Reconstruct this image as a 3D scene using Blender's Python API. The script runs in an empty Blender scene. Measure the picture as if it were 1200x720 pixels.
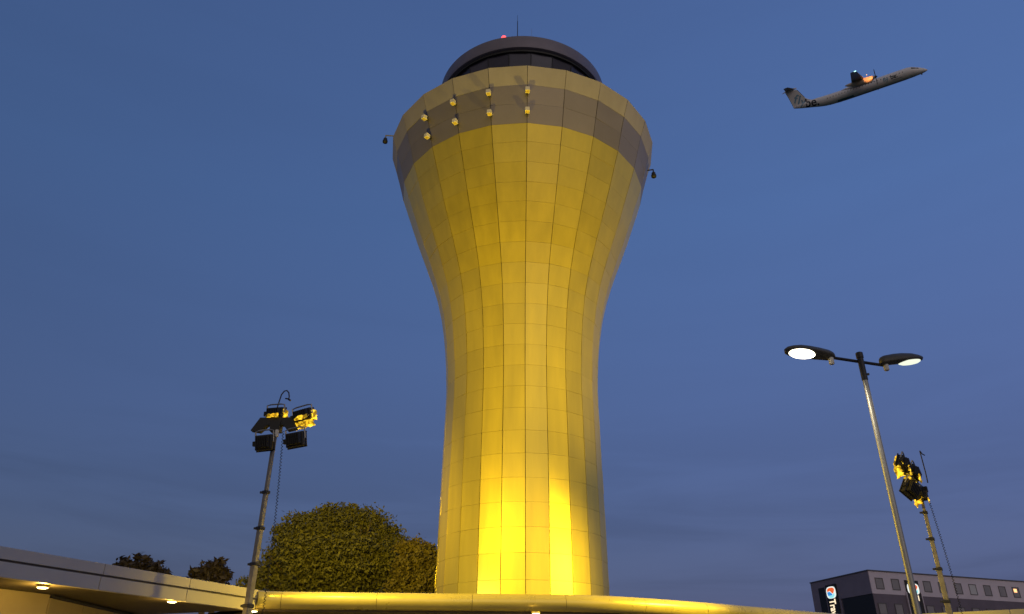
import bpy, bmesh, math, random
from mathutils import Vector, Matrix
random.seed(7)
S = bpy.context.scene
COL = S.collection
R = math.radians
V = Vector

# ------------------------------------------------------------------ camera model (photo is 1200 x 720)
F, PX, PY, PITCH, EYE = 870.0, 612.0, 360.0, R(27.35), 1.6
CP, SP = math.cos(PITCH), math.sin(PITCH)
def ray(px, py):
    x = (px - PX) / F; y = (PY - py) / F
    return V((x, CP - y * SP, SP + y * CP))
def at(px, py, Y):
    d = ray(px, py)
    return d * (Y / d.y) + V((0, 0, EYE))
def onz(px, py, z):
    d = ray(px, py)
    return d * ((z - EYE) / d.z) + V((0, 0, EYE))

cam = bpy.data.cameras.new('camera')
cam.sensor_width = 36.0
cam.lens = F / 1200 * 36
cam.shift_x = (600 - PX) / 1200
cam.clip_start = 0.1; cam.clip_end = 5000
camo = bpy.data.objects.new('camera', cam)
camo.location = (0, 0, EYE)
camo.rotation_euler = (R(90) + PITCH, 0, 0)
COL.objects.link(camo)
S.camera = camo

# ------------------------------------------------------------------ materials
def mat(name, col, rough=0.6, metal=0.0, var=0.0, scale=3.0, bump=0.0, bscale=40.0, island=0.0, spec=0.5, rvar=0.0, coords='Object', stretch=None):
    m = bpy.data.materials.new(name); m.use_nodes = True
    nt = m.node_tree; N = nt.nodes; L = nt.links
    b = N['Principled BSDF']
    b.inputs['Base Color'].default_value = (*col, 1)
    b.inputs['Roughness'].default_value = rough
    b.inputs['Metallic'].default_value = metal
    b.inputs['Specular IOR Level'].default_value = spec
    tc = N.new('ShaderNodeTexCoord')
    src = None
    if var > 0 or rvar > 0:
        n = N.new('ShaderNodeTexNoise'); n.inputs['Scale'].default_value = scale
        n.inputs['Detail'].default_value = 6; n.inputs['Roughness'].default_value = 0.6
        if stretch:
            mpn = N.new('ShaderNodeMapping'); mpn.inputs['Scale'].default_value = stretch
            L.new(tc.outputs[coords], mpn.inputs['Vector']); L.new(mpn.outputs['Vector'], n.inputs['Vector'])
        else:
            L.new(tc.outputs[coords], n.inputs['Vector'])
        mr = N.new('ShaderNodeMapRange')
        mr.inputs['From Min'].default_value = 0.3; mr.inputs['From Max'].default_value = 0.7
        mr.inputs['To Min'].default_value = 1 - var; mr.inputs['To Max'].default_value = 1 + var
        L.new(n.outputs['Fac'], mr.inputs['Value'])
        src = mr.outputs['Result']
        if rvar > 0:
            rr = N.new('ShaderNodeMapRange')
            rr.inputs['From Min'].default_value = 0.3; rr.inputs['From Max'].default_value = 0.7
            rr.inputs['To Min'].default_value = rough - rvar; rr.inputs['To Max'].default_value = rough + rvar
            L.new(n.outputs['Fac'], rr.inputs['Value'])
            L.new(rr.outputs['Result'], b.inputs['Roughness'])
    if island > 0:
        g = N.new('ShaderNodeNewGeometry')
        ir = N.new('ShaderNodeMapRange')
        ir.inputs['To Min'].default_value = 1 - island; ir.inputs['To Max'].default_value = 1 + island
        L.new(g.outputs['Random Per Island'], ir.inputs['Value'])
        if src is None: src = ir.outputs['Result']
        else:
            mm = N.new('ShaderNodeMath'); mm.operation = 'MULTIPLY'
            L.new(src, mm.inputs[0]); L.new(ir.outputs['Result'], mm.inputs[1]); src = mm.outputs[0]
    if src is not None:
        mx = N.new('ShaderNodeVectorMath'); mx.operation = 'SCALE'
        mx.inputs[0].default_value = col
        L.new(src, mx.inputs['Scale'])
        L.new(mx.outputs['Vector'], b.inputs['Base Color'])
    if bump > 0:
        n2 = N.new('ShaderNodeTexNoise'); n2.inputs['Scale'].default_value = bscale; n2.inputs['Detail'].default_value = 4
        L.new(tc.outputs[coords], n2.inputs['Vector'])
        bp = N.new('ShaderNodeBump'); bp.inputs['Strength'].default_value = bump; bp.inputs['Distance'].default_value = 0.02
        L.new(n2.outputs['Fac'], bp.inputs['Height']); L.new(bp.outputs['Normal'], b.inputs['Normal'])
    return m

def emat(name, col, strength, base=(0.5, 0.5, 0.5)):
    m = mat(name, base, 0.4)
    b = m.node_tree.nodes['Principled BSDF']
    b.inputs['Emission Color'].default_value = (*col, 1)
    b.inputs['Emission Strength'].default_value = strength
    return m

M = {}
M['panel'] = mat('tower_cladding', (0.54, 0.45, 0.06), 0.40, 0.54, var=0.08, scale=2.2, island=0.035, rvar=0.04, stretch=(1, 1, 0.12))  # gold base puts the floodlight's yellow into the colour; the panels are silvery
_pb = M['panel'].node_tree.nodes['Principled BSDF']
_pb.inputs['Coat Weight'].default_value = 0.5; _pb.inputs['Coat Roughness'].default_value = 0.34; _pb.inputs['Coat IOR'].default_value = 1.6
M['belt'] = mat('belt_cladding', (0.26, 0.24, 0.25), 0.5, 0.5, var=0.06, scale=0.8, island=0.05)
M['rim'] = mat('rim_cladding', (0.35, 0.335, 0.36), 0.55, 0.1, var=0.07, scale=1.6, stretch=(1, 1, 0.3), island=0.03)
M['seam'] = mat('seam_shadow_gap', (0.05, 0.045, 0.03), 0.9)
M['cabglass'] = mat('tinted_cab_glass', (0.05, 0.045, 0.075), 0.25, 0.0, var=0.2, scale=1.0, island=0.35)
M['cabroof'] = mat('cab_roof_metal', (0.25, 0.225, 0.27), 0.5, 0.2, var=0.08, scale=1.5)
M['dark'] = mat('dark_plastic', (0.02, 0.02, 0.02), 0.55, 0.0, var=0.2, scale=8)
M['darkmetal'] = mat('dark_painted_metal', (0.035, 0.034, 0.04), 0.45, 0.3, var=0.2, scale=6)
M['galv'] = mat('galvanised_steel', (0.36, 0.36, 0.35), 0.45, 0.6, var=0.12, scale=14, rvar=0.08)
M['mast'] = mat('weathered_mast_metal', (0.27, 0.25, 0.22), 0.45, 0.35, var=0.2, scale=9)
M['groove'] = mat('fascia_groove', (0.16, 0.15, 0.15), 0.7)
M['lightbox'] = mat('light_grey_box', (0.75, 0.73, 0.68), 0.5, 0.0, var=0.06)
M['fascia'] = mat('fascia_panel', (0.50, 0.475, 0.45), 0.42, 0.25, var=0.05, scale=0.9, island=0.05, rvar=0.05)
M['tube'] = mat('rounded_edge_metal', (0.44, 0.39, 0.17), 0.3, 0.3, var=0.06, scale=1.2, rvar=0.05)  # yellowed base carries the floodlight's colour; the metal itself is grey
M['soffit'] = mat('soffit_board', (0.09, 0.074, 0.058), 0.7, 0.0, var=0.12, scale=2.0)
M['wallpanel'] = mat('rendered_wall_panel', (0.36, 0.31, 0.22), 0.6, 0.0, var=0.08, scale=1.2)
M['roofing'] = mat('roof_membrane', (0.12, 0.12, 0.12), 0.8, 0.0, var=0.15, scale=2.0)
M['asphalt'] = mat('asphalt', (0.05, 0.05, 0.05), 0.85, 0.0, var=0.25, scale=0.7, bump=0.4, bscale=60)
M['paving'] = mat('concrete_paving', (0.22, 0.21, 0.2), 0.8, 0.0, var=0.15, scale=1.0, bump=0.2, bscale=30)
M['grassy'] = mat('grass_ground', (0.045, 0.06, 0.025), 0.95, 0.0, var=0.4, scale=0.4)
M['bark'] = mat('bark', (0.09, 0.065, 0.045), 0.9, 0.0, var=0.3, scale=6, bump=0.5, bscale=20)
M['white'] = mat('aircraft_white_paint', (0.88, 0.88, 0.92), 0.35, 0.0, var=0.04, scale=0.8)
M['acgrey'] = mat('aircraft_grey_underside', (0.24, 0.22, 0.20), 0.5, 0.0, var=0.1, scale=1.0)
M['acdark'] = mat('aircraft_dark_rubber', (0.02, 0.02, 0.025), 0.5)
M['acwin'] = mat('aircraft_window', (0.03, 0.03, 0.035), 0.2)
M['cabwin'] = mat('cabin_window_shade', (0.32, 0.31, 0.32), 0.4)
M['navy'] = mat('navy_lettering', (0.012, 0.02, 0.05), 0.4)
M['skyblue'] = mat('pale_blue_lettering', (0.22, 0.42, 0.60), 0.4)
M['teal'] = mat('teal_belly_paint', (0.10, 0.26, 0.34), 0.4)
M['nacelle'] = mat('aircraft_nacelle_glow_tint', (0.72, 0.6, 0.52), 0.4, var=0.1, scale=1.5)  # warm tint adds to the orange glow; the nacelles are plain white
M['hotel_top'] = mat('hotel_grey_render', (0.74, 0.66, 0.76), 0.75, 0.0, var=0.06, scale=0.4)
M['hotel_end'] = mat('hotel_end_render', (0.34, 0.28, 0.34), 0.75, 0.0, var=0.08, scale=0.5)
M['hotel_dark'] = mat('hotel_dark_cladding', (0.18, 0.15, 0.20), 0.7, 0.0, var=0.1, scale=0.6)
M['hotel_black'] = mat('hotel_black_cladding', (0.028, 0.027, 0.03), 0.6, 0.0, var=0.1)
M['winframe'] = mat('window_frame', (0.12, 0.11, 0.12), 0.5)
M['winpane'] = mat('window_pane', (0.33, 0.31, 0.34), 0.25, 0.0, var=0.1, scale=0.5)
M['winpale'] = mat('window_painted_lit', (0.62, 0.62, 0.66), 0.6)  # pale colour makes one hotel pane look lit
M['sign_white'] = emat('lit_sign_white', (0.95, 1.0, 0.93), 0.9)
M['sign_red'] = emat('lit_sign_orange', (1.0, 0.16, 0.03), 0.8, (0.5, 0.1, 0.03))
M['sign_blue'] = emat('lit_sign_blue', (0.05, 0.38, 0.9), 0.75, (0.03, 0.15, 0.5))
M['sign_aqua'] = emat('lit_sign_aqua', (0.35, 0.9, 0.95), 0.85, (0.2, 0.5, 0.5))
M['sign_text'] = emat('lit_sign_lettering', (1.0, 0.80, 0.52), 1.2)
M['orangelamp'] = emat('lit_room_lamp', (1.0, 0.45, 0.16), 2.0)
M['lampwhite'] = emat('street_lamp_lens', (1.0, 0.90, 0.68), 7.0)
M['lampgreen'] = emat('street_lamp_lens_cool', (0.93, 1.0, 0.78), 1.0)
M['lamphousing'] = mat('street_lamp_housing', (0.10, 0.095, 0.08), 0.5, 0.2, var=0.1)
M['downlens'] = emat('downlight_lens', (1.0, 0.93, 0.66), 5.0)
M['downtrim'] = mat('downlight_trim', (0.55, 0.45, 0.2), 0.5)
M['redlamp'] = emat('red_obstruction_lamp', (1.0, 0.05, 0.05), 3.0)
M['navgreen'] = emat('nav_light', (0.45, 1.0, 0.9), 3.0)
M['addedlens'] = emat('added_wing_lamp_lens', (1.0, 0.5, 0.2), 2.0)

# crumpled yellow gel glowing with the lamp behind it
def gel_material():
    m = bpy.data.materials.new('yellow_gel_sheet'); m.use_nodes = True
    nt = m.node_tree; N = nt.nodes; L = nt.links; b = N['Principled BSDF']
    b.inputs['Base Color'].default_value = (0.75, 0.5, 0.02, 1); b.inputs['Roughness'].default_value = 0.25
    tc = N.new('ShaderNodeTexCoord'); n = N.new('ShaderNodeTexNoise')
    n.inputs['Scale'].default_value = 7; n.inputs['Detail'].default_value = 3
    L.new(tc.outputs['Object'], n.inputs['Vector'])
    mr = N.new('ShaderNodeMapRange'); mr.inputs['From Min'].default_value = 0.42; mr.inputs['From Max'].default_value = 0.72
    mr.inputs['To Min'].default_value = 0.12; mr.inputs['To Max'].default_value = 2.3
    L.new(n.outputs['Fac'], mr.inputs['Value'])
    b.inputs['Emission Color'].default_value = (1.0, 0.62, 0.03, 1)
    L.new(mr.outputs['Result'], b.inputs['Emission Strength'])
    return m
M['gel'] = gel_material()

def leaf_material(name, c1, c2):
    m = bpy.data.materials.new(name); m.use_nodes = True
    nt = m.node_tree; N = nt.nodes; L = nt.links; b = N['Principled BSDF']
    g = N.new('ShaderNodeNewGeometry'); r = N.new('ShaderNodeValToRGB')
    r.color_ramp.elements[0].color = (*c1, 1); r.color_ramp.elements[1].color = (*c2, 1)
    L.new(g.outputs['Random Per Island'], r.inputs['Fac'])
    L.new(r.outputs['Color'], b.inputs['Base Color'])
    b.inputs['Roughness'].default_value = 0.6
    b.inputs['Specular IOR Level'].default_value = 0.25
    return m
M['leaf_green'] = leaf_material('leaf_green', (0.085, 0.088, 0.022), (0.135, 0.132, 0.036))
M['leaf_brown'] = leaf_material('leaf_bronze', (0.10, 0.09, 0.023), (0.15, 0.125, 0.037))
M['leaf_dark'] = leaf_material('leaf_dark', (0.045, 0.036, 0.03), (0.075, 0.06, 0.045))

# ------------------------------------------------------------------ mesh builder
ORG = {}
class MB:
    def __init__(s): s.v = []; s.f = []
    def add(s, vs, fs):
        o = len(s.v); s.v += [V(p) for p in vs]; s.f += [tuple(o + i for i in f) for f in fs]; return s
    def quad(s, a, b, c, d): return s.add([a, b, c, d], [(0, 1, 2, 3)])
    def box(s, c, size, m=None):
        hx, hy, hz = size[0] / 2, size[1] / 2, size[2] / 2
        vs = [V((x, y, z)) for x in (-hx, hx) for y in (-hy, hy) for z in (-hz, hz)]
        if m is not None: vs = [m @ p for p in vs]
        c = V(c)
        return s.add([p + c for p in vs], [(0, 1, 3, 2), (4, 6, 7, 5), (0, 4, 5, 1), (2, 3, 7, 6), (0, 2, 6, 4), (1, 5, 7, 3)])
    def bbox(s, c, size, bev=0.02, m=None):           # box with bevelled edges
        bm = bmesh.new(); bmesh.ops.create_cube(bm, size=1)
        for v in bm.verts: v.co = V((v.co.x * size[0], v.co.y * size[1], v.co.z * size[2]))
        bmesh.ops.bevel(bm, geom=bm.edges[:], offset=bev, segments=2, affect='EDGES', profile=0.6)
        bm.verts.index_update()
        vs = [v.co.copy() for v in bm.verts]; fs = [tuple(v.index for v in f.verts) for f in bm.faces]; bm.free()
        if m is not None: vs = [m @ p for p in vs]
        c = V(c)
        return s.add([p + c for p in vs], fs)
    def prism(s, poly, h):                            # poly of (x,y), z0..z1
        n = len(poly); z0, z1 = h
        vs = [V((x, y, z0)) for x, y in poly] + [V((x, y, z1)) for x, y in poly]
        fs = [tuple(range(n - 1, -1, -1)), tuple(range(n, 2 * n))] + [(i, (i + 1) % n, n + (i + 1) % n, n + i) for i in range(n)]
        return s.add(vs, fs)
    def cyl(s, a, b, r0, r1=None, n=12, caps=True):
        a, b = V(a), V(b); r1 = r0 if r1 is None else r1
        return s.tube([a, b], [r0, r1], n, caps)
    def tube(s, path, r, n=8, caps=True):
        path = [V(p) for p in path]; m = len(path)
        rs = r if isinstance(r, (list, tuple)) else [r] * m
        up = None; vs = []
        for i, p in enumerate(path):
            t = (path[min(i + 1, m - 1)] - path[max(i - 1, 0)]).normalized()
            if up is None:
                up = V((0, 0, 1)) if abs(t.z) < 0.9 else V((1, 0, 0))
            sx = t.cross(up).normalized(); up = sx.cross(t).normalized()
            for k in range(n):
                a = 2 * math.pi * k / n
                vs.append(p + (sx * math.cos(a) + up * math.sin(a)) * rs[i])
        fs = [(i * n + k, i * n + (k + 1) % n, (i + 1) * n + (k + 1) % n, (i + 1) * n + k) for i in range(m - 1) for k in range(n)]
        if caps: fs += [tuple(range(n - 1, -1, -1)), tuple((m - 1) * n + k for k in range(n))]
        return s.add(vs, fs)
    def lathe(s, prof, c=(0, 0, 0), n=48, caps=True):
        c = V(c); vs = []; m = len(prof)
        for r, z in prof:
            for k in range(n):
                a = 2 * math.pi * k / n
                vs.append(c + V((r * math.cos(a), r * math.sin(a), z)))
        fs = [(i * n + k, i * n + (k + 1) % n, (i + 1) * n + (k + 1) % n, (i + 1) * n + k) for i in range(m - 1) for k in range(n)]
        if caps: fs += [tuple(range(n - 1, -1, -1)), tuple((m - 1) * n + k for k in range(n))]
        return s.add(vs, fs)
    def xform(s, m): s.v = [m @ p for p in s.v]; return s

def obj(name, mb, m, parent=None, smooth=False, label=None, origin=None, angle=35, fixn=True):
    """link a mesh built in world (or, under a rotated thing, local) coordinates as one object"""
    org = ORG.get(parent.name, V((0, 0, 0))) if parent is not None else (V(origin) if origin is not None else V((0, 0, 0)))
    me = bpy.data.meshes.new(name)
    me.from_pydata([tuple(p - org) for p in mb.v], [], mb.f)
    if fixn:
        bm = bmesh.new(); bm.from_mesh(me); bmesh.ops.recalc_face_normals(bm, faces=bm.faces[:]); bm.to_mesh(me); bm.free()
    me.materials.append(m)
    if smooth:
        me.polygons.foreach_set('use_smooth', [True] * len(me.polygons))
        me.set_sharp_from_angle(angle=R(angle))
    o = bpy.data.objects.new(name, me); COL.objects.link(o)
    if parent is not None:
        o.parent = parent
        ORG[o.name] = org
    else:
        o.location = org; ORG[o.name] = org
    if label: o['label'] = label
    return o

def thing(name, label, cat, loc=(0, 0, 0), group=None, local=False):
    o = bpy.data.objects.new(name, None); COL.objects.link(o)
    o.empty_display_size = 0.3
    o.location = loc; o['label'] = label; o['category'] = cat
    if group: o['group'] = group
    ORG[o.name] = V((0, 0, 0)) if local else V(loc)
    return o
def structure(name, mb, m):
    o = obj(name, mb, m); o['kind'] = 'structure'; return o
def copy_tree(o, parent=None):
    c = o.copy(); COL.objects.link(c)
    ORG[c.name] = ORG.get(o.name, V((0, 0, 0)))
    if parent is not None:
        c.parent = parent; c.matrix_parent_inverse = o.matrix_parent_inverse
    for ch in list(o.children): copy_tree(ch, c)
    return c
def lamp(name, kind, loc, energy, col, target=None, parent=None, **kw):
    l = bpy.data.lights.new(name, kind); l.energy = energy; l.color = col
    for k, v in kw.items(): setattr(l, k, v)
    o = bpy.data.objects.new(name, l); COL.objects.link(o)
    o.location = loc
    if target is not None:
        o.rotation_euler = (V(target) - V(loc)).to_track_quat('-Z', 'Y').to_euler()
    return o
def text_mesh(body, size, offset=0.0, extrude=0.0, cuts=0):
    cu = bpy.data.curves.new('lettering', 'FONT'); cu.body = body; cu.size = size; cu.offset = offset; cu.extrude = extrude
    cu.resolution_u = 4
    o = bpy.data.objects.new('lettering', cu); COL.objects.link(o)
    bpy.context.view_layer.update()
    me = bpy.data.meshes.new_from_object(o.evaluated_get(bpy.context.evaluated_depsgraph_get()))
    bpy.data.objects.remove(o); bpy.data.curves.remove(cu)
    bm = bmesh.new(); bm.from_mesh(me); bpy.data.meshes.remove(me)
    if cuts:
        bmesh.ops.triangulate(bm, faces=bm.faces[:])
        bmesh.ops.subdivide_edges(bm, edges=bm.edges[:], cuts=cuts, use_grid_fill=True)
    bm.verts.index_update()
    mb = MB(); mb.add([v.co.copy() for v in bm.verts], [tuple(v.index for v in f.verts) for f in bm.faces]); bm.free()
    return mb

# ------------------------------------------------------------------ ground
g = MB(); g.quad((-1500, -1500, 0), (1500, -1500, 0), (1500, 1500, 0), (-1500, 1500, 0))
structure('ground', g, M['grassy'])
g = MB(); g.quad((-45, -20, 0.004), (60, -20, 0.004), (60, 20, 0.004), (-45, 20, 0.004))
structure('road', g, M['asphalt'])
g = MB(); g.box((7, 33.5, 0.06), (110, 27, 0.12))
structure('pavement', g, M['paving'])

# ------------------------------------------------------------------ control tower
TC = V((0, 32, 0)); NF = 24; PH0 = R(2.0)
RH = [(6.97, 26.97), (6.68, 26.08), (6.43, 25.2), (6.19, 24.27), (5.91, 23.45), (5.61, 22.57), (5.31, 21.7), (5.0, 20.87), (4.68, 20.03),
      (4.36, 19.16), (4.08, 18.28), (3.86, 17.36), (3.70, 16.44), (3.59, 15.52), (3.51, 14.59), (3.465, 13.67), (3.46, 12.74), (3.47, 11.8),
      (3.48, 10.85), (3.49, 9.91), (3.50, 8.95), (3.51, 8.01), (3.515, 7.08), (3.52, 6.14), (3.53, 5.19), (3.535, 4.24), (3.54, 3.29),
      (3.545, 2.34), (3.55, 1.4), (3.555, 0.45)]
def tp(r, z, k, dr=0.0):
    a = PH0 + 2 * math.pi * k / NF
    return TC + V(((r + dr) * math.sin(a), -(r + dr) * math.cos(a), z))
def cladding(i0, i1, gapw=0.013, gaph=0.0038, thick=0.03):
    mb = MB()
    for i in range(i0, i1):
        for k in range(NF):
            a, b = tp(*RH[i], k), tp(*RH[i], k + 1)
            d, c = tp(*RH[i + 1], k), tp(*RH[i + 1], k + 1)
            u = (b - a).normalized(); w = (d - a).normalized()
            a2 = a + u * gapw + w * gaph; b2 = b - u * gapw + w * gaph
            d2 = d + u * gapw - w * gaph; c2 = c - u * gapw - w * gaph
            n = u.cross(w).normalized()
            if n.dot(a - TC - V((0, 0, a.z))) < 0: n = -n
            # tiny mounting tolerance so that every panel catches the light a little differently
            t1, t2 = random.gauss(0, 0.0035), random.gauss(0, 0.0035)
            a2 = a2 + n * (t1 + t2); b2 = b2 + n * (t1 - t2); c2 = c2 + n * (-t1 - t2); d2 = d2 + n * (-t1 + t2)
            q = [a2, b2, c2, d2]
            bk = [p - n * thick for p in q]
            mb.add(q + bk, [(0, 1, 2, 3), (0, 4, 5, 1), (1, 5, 6, 2), (2, 6, 7, 3), (3, 7, 4, 0)])
    return mb
tower = thing('control_tower', 'tall faceted flared airport control tower floodlit yellow with dark belt and glazed cab', 'control tower', TC)
core = MB()
for i in range(len(RH) - 1):
    for k in range(NF):
        core.quad(tp(*RH[i], k, -0.06), tp(*RH[i], k + 1, -0.06), tp(*RH[i + 1], k + 1, -0.06), tp(*RH[i + 1], k, -0.06))
core.add([tp(*RH[0], k, -0.06) for k in range(NF)], [tuple(range(NF))])
obj('core', core, M['seam'], tower)
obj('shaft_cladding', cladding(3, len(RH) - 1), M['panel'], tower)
obj('belt', cladding(1, 3, thick=0.02), M['belt'], tower, label='dark grey band of cladding below the rim')
obj('rim', cladding(0, 1), M['rim'], tower)
dk = MB(); dk.lathe([(6.85, 26.93), (6.85, 26.99), (3.0, 27.05)], TC, 48, caps=False)
obj('rim_deck', dk, M['roofing'], tower)
# cab: outward leaning dark glazing, mullions, roof
gl = MB(); NP = 24
def cp(r, z, k, n=NP):
    a = R(6) + 2 * math.pi * k / n
    return TC + V((r * math.sin(a), -r * math.cos(a), z))
for k in range(NP):
    gl.quad(cp(3.75, 27.0, k), cp(3.75, 27.0, k + 1), cp(4.36, 30.58, k + 1), cp(4.36, 30.58, k))
cab = obj('cab_glazing', gl, M['cabglass'], tower)
ml = MB()
for k in range(NP):
    ml.tube([cp(3.76, 27.0, k), cp(4.37, 30.58, k)], 0.025, 6)
obj('mullions', ml, M['darkmetal'], cab)
rf = MB(); rf.lathe([(0.05, 30.60), (4.42, 30.60), (4.58, 30.66), (4.60, 30.72), (4.60, 31.40), (4.57, 31.44), (2.5, 31.52), (0.05, 31.6)], TC, 120)
roof = obj('cab_roof', rf, M['cabroof'], tower, smooth=True)
so = MB(); so.lathe([(4.30, 30.59), (4.46, 30.595), (4.44, 30.50), (4.30, 30.49)], TC, 96, caps=False)
obj('soffit', so, M['dark'], roof, smooth=True)
# aerials and obstruction lamp on the roof
an = at(606.5, 30, 30.2)
tip = at(606.5, 18, 30.2)
ab = MB(); ab.cyl((an.x, 30.2, 31.4), (an.x, 30.2, tip.z - 0.5), 0.030, 0.02, 8); ab.cyl((an.x, 30.2, tip.z - 0.5), (an.x, 30.2, tip.z), 0.012, 0.008, 6)
obj('aerial', ab, M['dark'], tower)
an2 = at(623, 34, 30.0)
ab = MB(); ab.cyl((an2.x, 30.0, 31.4), (an2.x, 30.0, an2.z), 0.010, 0.006, 6)
obj('aerial', ab, M['redlamp'] if False else M['galv'], tower)
rl = at(590.5, 45.2, 28.2)
bb = MB(); bb.cyl((rl.x, rl.y, 31.35), (rl.x, rl.y, rl.z - 0.04), 0.07, 0.07, 10)
ob = obj('obstruction_lamp', bb, M['dark'], tower)
bb = MB(); bb.lathe([(0.12, -0.06), (0.14, 0.0), (0.12, 0.08), (0.05, 0.13)], rl, 12)
obj('lens', bb, M['redlamp'], ob, smooth=True)
# floodlight boxes on the belt
for k in (0, -1, -2, -3):
    for (r, z) in ((6.555, 25.66), (6.30, 24.70)):
        a = PH0 + 2 * math.pi * k / NF
        o_, t_ = V((math.sin(a), -math.cos(a), 0)), V((math.cos(a), math.sin(a), 0))
        mtx = Matrix((t_, o_, V((0, 0, 1)))).transposed()
        p = TC + o_ * (r + 0.24) + V((0, 0, z))
        b = MB(); b.bbox(p, (0.20, 0.22, 0.21), 0.015, mtx)
        fl = obj('floodlight', b, M['lightbox'], tower)
        b = MB(); b.box(p - o_ * 0.19, (0.09, 0.16, 0.09), mtx)
        obj('bracket', b, M['darkmetal'], fl)
        b = MB(); b.box(p + V((0, 0, -0.108)) , (0.15, 0.15, 0.012), mtx)
        obj('lens', b, M['downtrim'], fl)
        b = MB(); b.box(p - o_ * 0.06 + V((0, 0, 0.118)), (0.18, 0.26, 0.022), mtx)
        obj('hood', b, M['darkmetal'], fl)
# cctv cameras on side arms
for px, py, xo, Yc, arm in ((452, 160, -1, 31.2, 0.55), (765.5, 200, 1, 31.0, 0.12)):
    p = at(px, py, Yc)
    ax = TC.x + xo * 6.6
    b = MB(); b.tube([(ax - xo * 0.1, Yc, p.z + 0.0), (p.x + xo * 0.02, Yc, p.z + 0.06), (p.x, Yc, p.z), (p.x, Yc, p.z - 0.18)], 0.035, 8)
    ca = obj('camera_arm', b, M['galv'] if xo < 0 else M['darkmetal'], tower, smooth=True)
    b = MB(); b.lathe([(0.05, -0.12), (0.10, -0.16), (0.11, -0.26), (0.14, -0.32), (0.13, -0.42), (0.06, -0.48)], p, 12)
    obj('camera_dome', b, M['dark'], ca, smooth=True)

# ------------------------------------------------------------------ terminal canopy round the tower foot
ZT = 4.1
can = thing('canopy_building', 'low canopy building with flat left fascia, long rounded metal edge and lit soffit', 'canopy', (-2, 24.5, 0))
lf0, lf1 = V((-13.0, 7.7, 0)), V((-7.32, 21.95, 0))
ld = (lf1 - lf0).normalized(); ln = V((ld.y, -ld.x, 0))          # ln faces the camera side
def strip_panels(p0, p1, nrm, z0, z1, depth, n, gap=0.008):
    mb = MB(); d = (p1 - p0)
    L = d.length; d.normalize()
    mtx = Matrix((d, nrm, V((0, 0, 1)))).transposed()
    for i in range(n):
        a = L * i / n + gap; b = L * (i + 1) / n - gap
        c = p0 + d * (a + b) / 2 - nrm * depth / 2
        mb.bbox((c.x, c.y, (z0 + z1) / 2), (b - a, depth, z1 - z0), 0.006, mtx)
    return mb
upf = obj('upper_fascia', strip_panels(lf0, lf1, ln, 3.875, ZT, 0.12, 6), M['fascia'], can)
lwf = obj('lower_fascia', strip_panels(lf0 + ln * 0.0, lf1 - ld * 0.05, ln, 3.55, 3.83, 0.12, 6), M['fascia'], can)
gv = MB(); c = (lf0 + lf1) / 2 - ln * 0.13
mtxl = Matrix((ld, ln, V((0, 0, 1)))).transposed()
gv.box((c.x, c.y, 3.82), ((lf1 - lf0).length - 0.02, 0.12, 0.5), mtxl)
obj('fascia_groove', gv, M['groove'], can)
# rounded edge: swept tube following the curve
tpath = [V((-7.42, 22.02, 0)), V((-6.9, 22.33, 0)), V((-5.16, 22.53, 0)), V((-2.75, 22.76, 0)), V((-0.3, 22.97, 0)), V((1.1, 23.1, 0)), V((2.21, 23.33, 0)), V((3.3, 23.8, 0)), V((4.4, 24.42, 0)),
         V((5.5, 25.12, 0)), V((6.6, 25.85, 0)), V((8.4, 27.08, 0)), V((10.23, 28.35, 0)), V((12.0, 29.55, 0)), V((13.0, 30.2, 0))]
def catmull(P, sub=6):
    out = []
    for i in range(len(P) - 1):
        p0, p1, p2, p3 = P[max(i - 1, 0)], P[i], P[i + 1], P[min(i + 2, len(P) - 1)]
        for j in range(sub):
            t = j / sub
            out.append(0.5 * ((2 * p1) + (p2 - p0) * t + (2 * p0 - 5 * p1 + 4 * p2 - p3) * t * t + (3 * p1 - p0 - 3 * p2 + p3) * t ** 3))
    out.append(P[-1].copy()); return out
tp_ = catmull(tpath)
TR = 0.235
def at_arc(pts, s0, s1, zc):
    out = []; acc = 0
    for i in range(len(pts) - 1):
        a, b = pts[i], pts[i + 1]; l = (b - a).length
        for t0 in (s0, s1):
            if acc <= t0 < acc + l: out.append((t0, a.lerp(b, (t0 - acc) / l)))
        if s0 < acc < s1: out.append((acc, a))
        acc += l
    out.sort(key=lambda q: q[0])
    return [V((p.x, p.y, zc)) for _, p in out]
tl = sum((tp_[i + 1] - tp_[i]).length for i in range(len(tp_) - 1))
tb = MB(); cuts = [0.0, 0.75, 3.4, 6.1, 8.8, 11.3, 13.8, 16.4, 19.0, tl - 0.02]
for a, b in zip(cuts[:-1], cuts[1:]):
    seg = at_arc(tp_, a + 0.006, b - 0.006, ZT - TR)
    tb.tube(seg, TR, 28)
tube = obj('rounded_edge', tb, M['tube'], can, smooth=True, angle=50)
cr = MB(); cr.tube(at_arc(tp_, 0.02, tl - 0.03, ZT - TR), TR - 0.02, 20)
obj('joint', cr, M['seam'], tube, smooth=True, angle=60)
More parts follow.
